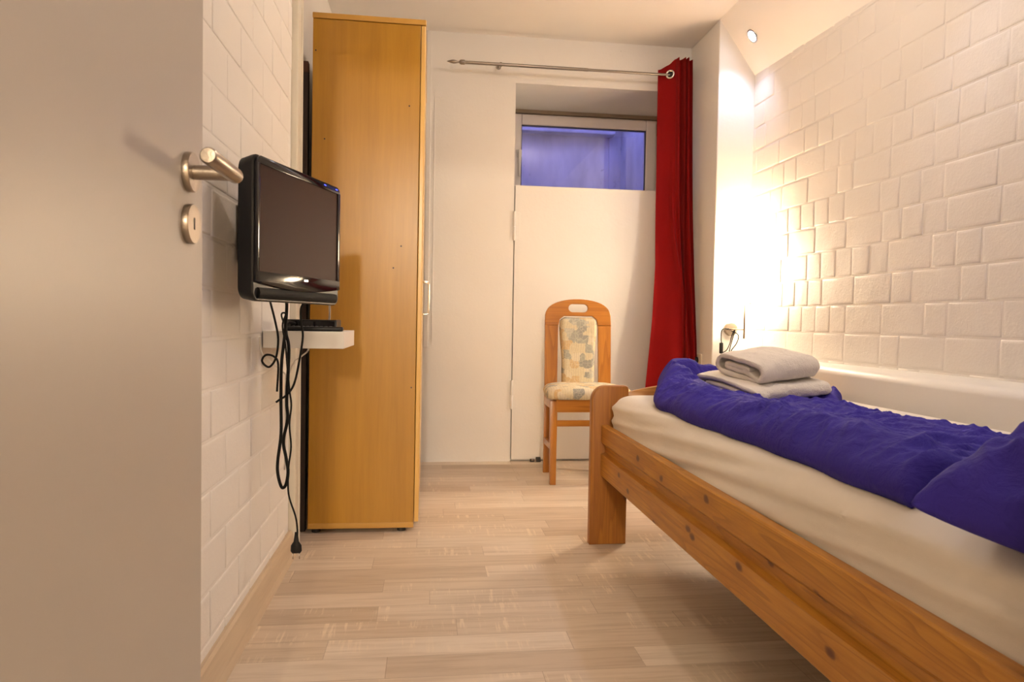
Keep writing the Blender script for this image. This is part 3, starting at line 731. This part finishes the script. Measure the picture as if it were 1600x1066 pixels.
# frame plane: local (x, z) -> world, leaning back a little above the seat
LEAN = radians(3.5)
def Mback(y): return Matrix.Translation((0, y, .46)) @ Matrix.Rotation(-LEAN, 4, 'X') @ Matrix.Translation((0, 0, -.46)) @ Matrix.Rotation(pi/2, 4, 'X')
BY = .140
hw = .197
top = []
for i in range(25):     # arched head of the back
    a = i/24*pi
    x = hw*cos(a); zz = .885+.130*(sin(a)**.62 if sin(a) > 0 else 0)
    top.append((x, zz))
head_ = [(hw, .860)]+top+[(-hw, .860)]+[(-.118, .860), (-.110, .895), (-.085, .915), (.085, .915), (.110, .895), (.118, .860)]
slot_ = []
for sx, a0 in ((1, -pi/2), (-1, pi/2)):
    for i in range(9):
        a = a0+pi*i/8; slot_.append((sx*.034+.024*cos(a), .962+.024*sin(a)))
curve2d('top_rail', [head_, slot_], .024, .004, M['chairwood_x'], ch, Mback(BY))
for s in (-1, 1):
    st = [(s*hw, 0.46), (s*hw, .8595), (s*.119, .8595), (s*.124, .46)]
    curve2d('stile', [st], .022, .003, M['chairwood_z'], ch, Mback(BY))
    lg = [(s*hw, .0), (s*hw, .46), (s*.152, .46), (s*.158, 0)]
    bm = B(); prism(bm, lg, 1, BY-.011, BY+.014, .003); obj('leg', bm, M['chairwood_z'], ch, True, angle=35)
    bm = B(); prism(bm, [(s*.212, 0), (s*.218, .455), (s*.178, .455), (s*.180, 0)], 1, -.178, -.146, .003); obj('leg', bm, M['chairwood_z'], ch, True, angle=35)
    bm = B(); box(bm, min(s*.172, s*.198), max(s*.172, s*.198), -.15, BY-.008, .40, .462, .003); obj('seat_rail', bm, M['chairwood_z'], ch)
    bm = B(); box(bm, min(s*.178, s*.196), max(s*.178, s*.196), -.15, BY-.008, .17, .205, .003); obj('stretcher', bm, M['chairwood_z'], ch)
bm = B(); box(bm, -.185, .185, -.172, -.152, .392, .462, .003); obj('seat_rail', bm, M['chairwood_x'], ch)
bm = B(); box(bm, -.170, .170, BY-.012, BY+.008, .40, .462, .003); obj('seat_rail', bm, M['chairwood_x'], ch)
bm = B(); box(bm, -.183, .183, -.168, -.152, .315, .348, .003); obj('stretcher', bm, M['chairwood_x'], ch)
# padded back: waisted outline, pillowed
bm = B(); nu, nv = 20, 36
def pad(bm, hwf, z0, z1, yb, th, M_):
    fr_, bk = [], []
    for j in range(nv+1):
        v = j/nv; zz = z0+(z1-z0)*v; w = hwf(v)
        rf, rk = [], []
        for i in range(nu+1):
            u = i/nu*2-1
            e_ = min(1-abs(u), 1) * w; e2 = min(v, 1-v)*(z1-z0); d = min(e_, e2); bul = th*(1-max(0, 1-d/.022)**2)**.5
            rf.append(bm.verts.new((u*w, yb-bul, zz))); rk.append(bm.verts.new((u*w, yb+.012*(1 if d > .001 else 0), zz)))
        fr_.append(rf); bk.append(rk)
    for g_ in (fr_, bk):
        for j in range(nv):
            for i in range(nu): bm.faces.new((g_[j][i], g_[j][i+1], g_[j+1][i+1], g_[j+1][i]))
    bmesh.ops.remove_doubles(bm, verts=bm.verts, dist=.0004)
    bmesh.ops.recalc_face_normals(bm, faces=bm.faces)
    bmesh.ops.transform(bm, matrix=M_, verts=bm.verts)
def waist(v):
    w = .098+.014*smoothstep(.35, .85, v)
    if v > .93: w -= .03*((v-.93)/.07)**2
    return w
pad(bm, waist, .50, .908, 0, .028, Matrix.Translation((0, BY-.006, .46)) @ Matrix.Rotation(-LEAN, 4, 'X') @ Matrix.Translation((0, 0, -.46)))
obj('back_cushion', bm, M['patch'], ch, True)
# seat cushion
bm = B(); lo = []
def seatloop(s, z, grow=0):
    out = []
    for (x, y) in rrect(2, 2, .45, 8):
        w = (.228 if y < 0 else .212)+grow; xx = x*(w+(.008*-y)); yy = -.03+y*(.178+grow)
        out.append((xx, yy, z))
    return out
for z, g_ in ((.462, -.02), (.463, -.006), (.472, .004), (.490, .008), (.508, .004), (.522, -.010), (.530, -.032), (.534, -.07), (.535, -.12)):
    lo.append(seatloop(0, z, g_))
loft(bm, lo); obj('seat', bm, M['patch'], ch, True)

# ------------------------------------------------------------------ bed
bed = thing('bed', 'pine single bed frame with knotty side rail along the right wall', 'bed', (1.17, 1.65, 0))
def BL(bm): bmesh.ops.transform(bm, matrix=T(-1.17, -1.65, 0), verts=bm.verts); return bm
def post(x0, x1, y0, y1, flip=1, zt=.631):
    bm = B(); r = .058; pts = []
    xo, xi = (x0, x1) if flip > 0 else (x1, x0)
    pts.append((xo, 0)); 
    for i in range(9):
        a = i/8*pi/2; pts.append((xo+flip*(r-r*cos(a)), zt-r+r*sin(a)))
    pts += [(xi-flip*.012, zt), (xi-flip*.003, zt-.004), (xi, zt-.014), (xi, 0)]
    prism(bm, pts, 1, y0, y1, .005, 3); return obj('post', BL(bm), M['pine_z'], bed, True, angle=35)
post(.649, .797, 2.649, 2.69); post(1.535, 1.675, 2.649, 2.69, -1)
post(.649, .797, .59, .632, 1, .75); post(1.51, 1.655, .59, .632, -1, .75)
def arch_board(y0, y1, xa, xb, z0, zt, rise, name='foot_board'):
    pts = [(xa, z0), (xb, z0)]
    for i in range(21):
        t_ = i/20; pts.append((xb+(xa-xb)*t_, zt+rise*sin(pi*t_)**.8))
    bm = B(); prism(bm, pts, 1, y0, y1, .004); return obj(name, BL(bm), M['pine_x'], bed, True, angle=35)
arch_board(2.657, 2.682, .792, 1.54, .52, .602, .048); 
bm = B(); box(bm, .79, 1.54, 2.657, 2.682, .28, .42, .004); obj('foot_board', BL(bm), M['pine_x'], bed)
arch_board(.598, .622, .792, 1.52, .50, .70, .06, 'head_board')
bm = B(); box(bm, .79, 1.52, .598, .622, .28, .42, .004); obj('head_board', BL(bm), M['pine_x'], bed)
for side, xo in ((1, .688), (-1, 1.660)):
    s = side
    prof = [(xo, .279), (xo+s*.003, .275), (xo+s*.026, .275), (xo+s*.029, .278), (xo+s*.029, .474), (xo+s*.026, .477), (xo+s*.004, .477), (xo, .473), (xo, .410), (xo+s*.017, .394), (xo+s*.017, .368), (xo-s*.000, .362)]
    bm = B(); prism(bm, prof, 1, .632, 2.649)
    obj('side_rail', BL(bm), M['pine_y'], bed, True, angle=14)
for i in range(12):
    y = .75+i*.158
    bm = B(); box(bm, .717, 1.631, y, y+.07, .335, .352, .003); obj('slat', BL(bm), M['pine_x'], bed)
bm = B(); box(bm, .717, .74, .632, 2.649, .30, .335); box(bm, 1.61, 1.631, .632, 2.649, .30, .335); obj('slat_support', BL(bm), M['pine_y'], bed)

# mattress with fitted sheet
MX0, MX1, MY0, MY1, MZ0, MZT = .722, 1.628, .645, 2.643, .352, .600
mat_o = thing('mattress', 'mattress in a cream fitted sheet lying in the pine bed', 'mattress', (1.17, 1.65, MZ0))
bm = B(); rings = []
NA = 260
def mloop(inset, r, z, wr=1):
    pts = []
    w = (MX1-MX0)/2-inset; l = (MY1-MY0)/2-inset; cx, cy = (MX0+MX1)/2, (MY0+MY1)/2
    base = []
    # dense perimeter
    per = []
    segs = [((w, -l+r), (w, l-r)), None]
    nn = 170; mm = 60; cc = 10
    for i in range(nn): per.append((w, -l+r+(2*l-2*r)*i/nn, 1, 0))
    for i in range(cc): a = i/cc*pi/2; per.append((w-r+r*cos(a), l-r+r*sin(a), cos(a), sin(a)))
    for i in range(mm): per.append((w-r-(2*w-2*r)*i/mm, l, 0, 1))
    for i in range(cc): a = pi/2+i/cc*pi/2; per.append((-w+r+r*cos(a), l-r+r*sin(a), cos(a), sin(a)))
    for i in range(nn): per.append((-w, l-r-(2*l-2*r)*i/nn, -1, 0))
    for i in range(cc): a = pi+i/cc*pi/2; per.append((-w+r+r*cos(a), -l+r+r*sin(a), cos(a), sin(a)))
    for i in range(mm): per.append((-w+r+(2*w-2*r)*i/mm, -l, 0, -1))
    for i in range(cc): a = -pi/2+i/cc*pi/2; per.append((w-r+r*cos(a), -l+r+r*sin(a), cos(a), sin(a)))
    for x, y, nx, ny in per:
        X_, Y_ = cx+x, cy+y
        d = 0
        if wr:
            s_ = Y_ if abs(nx) > .5 else X_
            # long soft folds that slant slightly along the side, stronger near the foot end corner
            pull = z*1.0+.075*(s_-2.6)*(1 if abs(nx) > .5 else 0)
            d += .0055*sin(pull*120+3*nz(s_, 2.2, 1, 1.2))*(.35+.9*max(0, nz(s_, z*2, 5, 1.6)+.35))*wr
            d += .0028*sin(pull*230+4*nz(s_, 3.3, 1, 1.7))*max(0, nz(s_, z*3, 8, 2.1)+.25)*wr
            d += .004*nz(s_*2.5, z*22, 7)*wr+.008*nz(s_*1.4, z*2, 9)*wr
        pts.append((X_+nx*d, Y_+ny*d, z))
    return pts
prof = [(.03, .04, MZ0, 0), (.008, .045, MZ0+.01, 0), (.0, .05, MZ0+.03, .3)]
H = MZT-.055
for i in range(1, 19): prof.append((-.001*sin(pi*i/18), .055, MZ0+.03+(H-MZ0-.03)*i/18, min(1, .4+i/10)))
for i in range(1, 10):
    a = i/9*pi/2; prof.append((.055-.055*cos(a), .06, H+.055*sin(a), 1-.75*i/9))
loops = [mloop(a, r, z-MZ0+MZ0, w_) for a, r, z, w_ in prof]
R = [[bm.verts.new(p) for p in l] for l in loops]
k = len(R[0])
for a, b_ in zip(R, R[1:]):
    for i in range(k): bm.faces.new((a[i], a[(i+1) % k], b_[(i+1) % k], b_[i]))
bm.faces.new(R[0][::-1]); bm.faces.new(R[-1])
bmesh.ops.recalc_face_normals(bm, faces=bm.faces)
bmesh.ops.transform(bm, matrix=T(-1.17, -1.65, -MZ0), verts=bm.verts)
obj('fitted_sheet', bm, M['sheet'], mat_o, True, angle=60)

def mtop(x):   # height of the mattress top next to its rounded left edge
    d = x-MX0
    if d < .055: return MZT-.055+sqrt(max(0, .055**2-(.055-max(d, 0))**2))
    return MZT
# ------------------------------------------------------------------ towels' frame (needed by the duvet height)
TR, TTY, TTX = radians(-75), .12, .07
TC = Vector((1.20, 2.36, .646))        # centre of the lower towel
def tl(x, y):                        # towel local coordinates
    d = Vector((x-TC.x, y-TC.y, 0)); return d.x*cos(TR)+d.y*sin(TR), -d.x*sin(TR)+d.y*cos(TR)
def tplane(a, b_): return TC.z-sin(TTY)*a+sin(TTX)*b_
# ------------------------------------------------------------------ duvet
def ridged(x, y, s, seed):
    v = 1-abs(nz(x*s, y*s, seed)); return v*v
def wrinkle(x, y, amp=1):
    wx = x+.10*nz(x*3, y*3, 5); wy = y+.10*nz(x*3, y*3, 9)
    h = .020*(ridged(wx*1.0+wy*.45, wy*.55, 6.5, 1.3)-.6)
    h += .015*(ridged(wx*.8-wy*.7, wy*.8+wx*.3, 13, 4.1)-.6)
    h += .008*(ridged(wx+wy*.6, wy*.6, 27, 8.7)-.6)
    h += .005*(ridged(wx*.5-wy*.9, wx*.4+wy*.3, 44, 2.2)-.6)
    return h*amp
def dleft(y): return .757+.150*smoothstep(2.12, 2.66, y)+.012*nz(y*6, 1.7)
def dright(y): return 1.345+.05*smoothstep(1.9, 2.1, y)+.19*smoothstep(2.15, 2.5, y)+.018*nz(y*5, 8.2)+.012*nz(y*14, 3.1)
DY0, DY1 = .985, 2.648
def dthick(x, y, u, v):
    xl, xr = dleft(y), dright(y)
    t_ = .052+.030*exp(-((x-xl-.085)/.085)**2)
    foot = smoothstep(2.20, 2.52, y)*(1-smoothstep(1.10, 1.30, x))
    t_ += .052*foot
    a, b_ = tl(x, y)
    e_ = max(a-.25 if a > 0 else -a-.175, abs(b_)-.18)
    k_ = 1-smoothstep(.0, .07, e_)
    t_ = t_*(1-k_)+max(.012, tplane(a, b_)-MZT-.010)*k_
    t_ += .025*exp(-((x-1.42)/.05)**2-((y-2.2)/.09)**2)
    t_ -= .018*smoothstep(1.15, 1.32, x)*(1-k_)
    t_ += wrinkle(x, y)*(1-k_)
    t_ += .02*smoothstep(1.2, 1.0, y)*nz(x*9, y*9, 4)
    return max(t_, .012)
dv = thing('duvet', 'royal blue crumpled duvet spread lengthwise over the mattress', 'duvet', (1.15, 1.8, MZT))
bm = B(); NX, NY = 170, 330
topv, botv = [], []
for j in range(NY+1):
    v = j/NY; y = DY0+(DY1-DY0)*v; rt, rb_ = [], []
    for i in range(NX+1):
        u = i/NX; uu = .5-.5*cos(pi*u)*(.75)-.25*(1-2*u)*.5; uu = (uu-.0)/1
        uu = u*.45+(.5-.5*cos(pi*u))*.55
        xl, xr = dleft(y), dright(y); x = xl+(xr-xl)*uu
        dl = x-xl; dr = xr-x; df = (y-DY0); dn = (DY1-y)
        def ed(d, r): return sqrt(max(0, 1-max(0, 1-d/r)**2))
        e_ = ed(dl, .055)*ed(dr, .03)*ed(df, .04)*ed(dn, .05)
        # slight outward bulge of the rolled left edge
        th = dthick(x, y, uu, v)
        z = mtop(x)+.003+th*e_
        bx = -.012*(4*e_*(1-e_))*(1 if dl < .06 else 0)
        rt.append(bm.verts.new((x+bx-1.15, y-1.8, z-MZT)))
        rb_.append(bm.verts.new((x-1.15, y-1.8, mtop(x)+.0025-MZT)))
    topv.append(rt); botv.append(rb_)
for g_, fl in ((topv, 0), (botv, 1)):
    for j in range(NY):
        for i in range(NX): bm.faces.new((g_[j][i], g_[j][i+1], g_[j+1][i+1], g_[j+1][i]))
bmesh.ops.remove_doubles(bm, verts=bm.verts, dist=.0009)
bmesh.ops.recalc_face_normals(bm, faces=bm.faces)
obj('duvet_cover', bm, M['blue'], dv, True)

# ------------------------------------------------------------------ pillow near the camera
def pillow(name, label, loc, rot, w, l, h, mat):
    e = thing(name, label, 'pillow', loc, rot)
    bm = B(); n_ = 110; sides = []
    for sgn in (1, -1):
        g_ = []
        for j in range(n_+1):
            row = []
            for i in range(n_+1):
                a, b_ = i/n_*2-1, j/n_*2-1
                pinch = 1-.07*(1-a*a)*(b_*b_)-0.0; pinch2 = 1-.07*(1-b_*b_)*(a*a)
                x = a*w/2*pinch2; y = b_*l/2*pinch
                ex = (1-abs(a)**2.6); ey = (1-abs(b_)**2.6)
                t_ = (max(0, ex)*max(0, ey))**.42
                z = sgn*h/2*t_*(1 if sgn > 0 else .62)
                rad = max(abs(a), abs(b_))
                wr = (ridged(x*1.1+y*.9, y*.6-x*.2, 9, 2.2)-.6)*.032+(ridged(x-y*.7, y*.8, 18, 6.2)-.6)*.018+(ridged(x*.8+y*.3, y, 36, 3.2)-.6)*.006
                if sgn > 0: z += wr*min(1, t_*1.6)
                row.append(bm.verts.new((x, y, z)))
            g_.append(row)
        sides.append(g_)
        for j in range(n_):
            for i in range(n_): bm.faces.new((g_[j][i], g_[j][i+1], g_[j+1][i+1], g_[j+1][i]))
    bmesh.ops.remove_doubles(bm, verts=bm.verts, dist=.0006)
    bmesh.ops.recalc_face_normals(bm, faces=bm.faces)
    obj('pillowcase', bm, mat, e, True); return e
pillow('pillow', 'plump pillow in a dark royal blue case at the near end of the bed', (1.095, .68, .688), (radians(3), radians(-8), radians(16)), .80, .56, .27, M['blue'])

# ------------------------------------------------------------------ folded towels
def towel(name, label, loc, rotz, w, d, hgt, layers, th, tilt=(0, 0), seed=0):
    """serpentine fold: the profile lies in local x-z and runs along local y"""
    e = thing(name, label, 'towel', loc, (tilt[0], tilt[1], rotz), group='folded white towels on the duvet')
    # centre line: a flat spiral, inner layers first, wrapped by the outer one
    pts = []
    gap = hgt/layers
    hw_ = w/2
    # outer wrap: start at bottom right, go left, up and over, down the right side, back in, S-fold inside
    def arc(cx, cz, r, a0, a1, k=8):
        return [(cx+r*cos(a0+(a1-a0)*i/k), cz+r*sin(a0+(a1-a0)*i/k)) for i in range(k+1)]
    R0 = hgt/2-th/2; zc = hgt/2
    pts += [(hw_-.03, th/2)]
    nseg = 14
    pts += [(hw_-.03-(w-.03-R0-.0)*i/nseg, th/2) for i in range(1, nseg)]
    pts += arc(-hw_+R0, zc, R0, -pi/2, -3*pi/2, 10)
    pts += [(-hw_+R0+(w-2*R0)*i/nseg, hgt-th/2) for i in range(1, nseg)]
    R1 = (hgt-2*th)/2
    pts += arc(hw_-R0, zc+.0, R0, pi/2, -pi/2+.55, 10)
    zin = th*1.62
    pts += [(hw_-.05-(w-.10)*i/nseg, zin+.0) for i in range(1, nseg)]
    r2 = (hgt-2.0*th-zin)/2
    pts += arc(-hw_+.055, zin+r2, r2, -pi/2, -3*pi/2, 8)
    pts += [(-hw_+.055+(w-.12)*i/nseg, zin+2*r2) for i in range(1, nseg+1)]
    P = [Vector((a, 0, b_)) for a, b_ in pts]
    bm = B(); ny = 44; secs = []
    m_ = len(P)
    for j in range(ny+1):
        y = -d/2+d*j/ny
        outl = []
        L_, R_2 = [], []
        for i, p in enumerate(P):
            t_ = (P[min(i+1, m_-1)]-P[max(i-1, 0)]).normalized(); nn = Vector((-t_.z, 0, t_.x))
            hh = th*.46
            if i == 0 or i == m_-1: hh *= .7
            L_.append(p+nn*hh); R_2.append(p-nn*hh)
        loop_ = L_+R_2[::-1]
        edge_ = min(j, ny-j)/ny
        sq = 1-.06*max(0, 1-edge_*12)**2
        vs = []
        for p in loop_:
            x_, z_ = p.x, p.z
            # soft irregularity of thick terry
            dx = .006*nz(x_*9+seed, y*9, z_*14)+.004*nz(y*26, z_*40, seed)
            dz = .005*nz(x_*8, y*8+seed, 3)+.003*nz(x_*30, y*30, seed+z_*10)
            dy = .010*nz(x_*11, seed+z_*18, 2)*(1 if j in (0, ny) or edge_ < .06 else .3)
            sag = -.10*hgt*(x_/hw_)**2*(z_/hgt)-.10*hgt*(2*y/d)**2*(z_/hgt)
            vs.append(bm.verts.new((x_*sq+dx, y+dy, max(0.0005, z_+(dz+sag)*min(1, z_/th)))))
        secs.append(vs)
    kk = len(secs[0])
    for a, b_ in zip(secs, secs[1:]):
        for i in range(kk): bm.faces.new((a[i], a[(i+1) % kk], b_[(i+1) % kk], b_[i]))
    # end caps follow the strip
    for vs, fl in ((secs[0], 0), (secs[-1], 1)):
        for i in range(m_-1): 
            q_ = (vs[i], vs[i+1], vs[kk-2-i], vs[kk-1-i])
            bm.faces.new(q_ if fl else q_[::-1])
    bmesh.ops.recalc_face_normals(bm, faces=bm.faces)
    bmesh.ops.subdivide_edges(bm, edges=bm.edges[:], cuts=1, use_grid_fill=True)
    for v_ in bm.verts:
        c = v_.co; f_n = noise.noise_vector(c*140); v_.co = c+Vector(f_n)*.0014
    return e, bm
e, bm = towel('towel', 'larger folded white towel, lower of the two on the blue duvet', (TC.x, TC.y, TC.z), TR, .33, .32, .056, 3, .0160, (TTX, TTY), 3)
obj('towel_cloth', bm, M['towel'], e, True)
e, bm = towel('towel', 'thick folded white towel, upper of the two, lying on another towel', (TC.x+.018, TC.y, TC.z+.055), TR+radians(4), .235, .262, .086, 3, .0200, (TTX+.02, TTY+.04), 11)
obj('towel_cloth', bm, M['towel'], e, True)
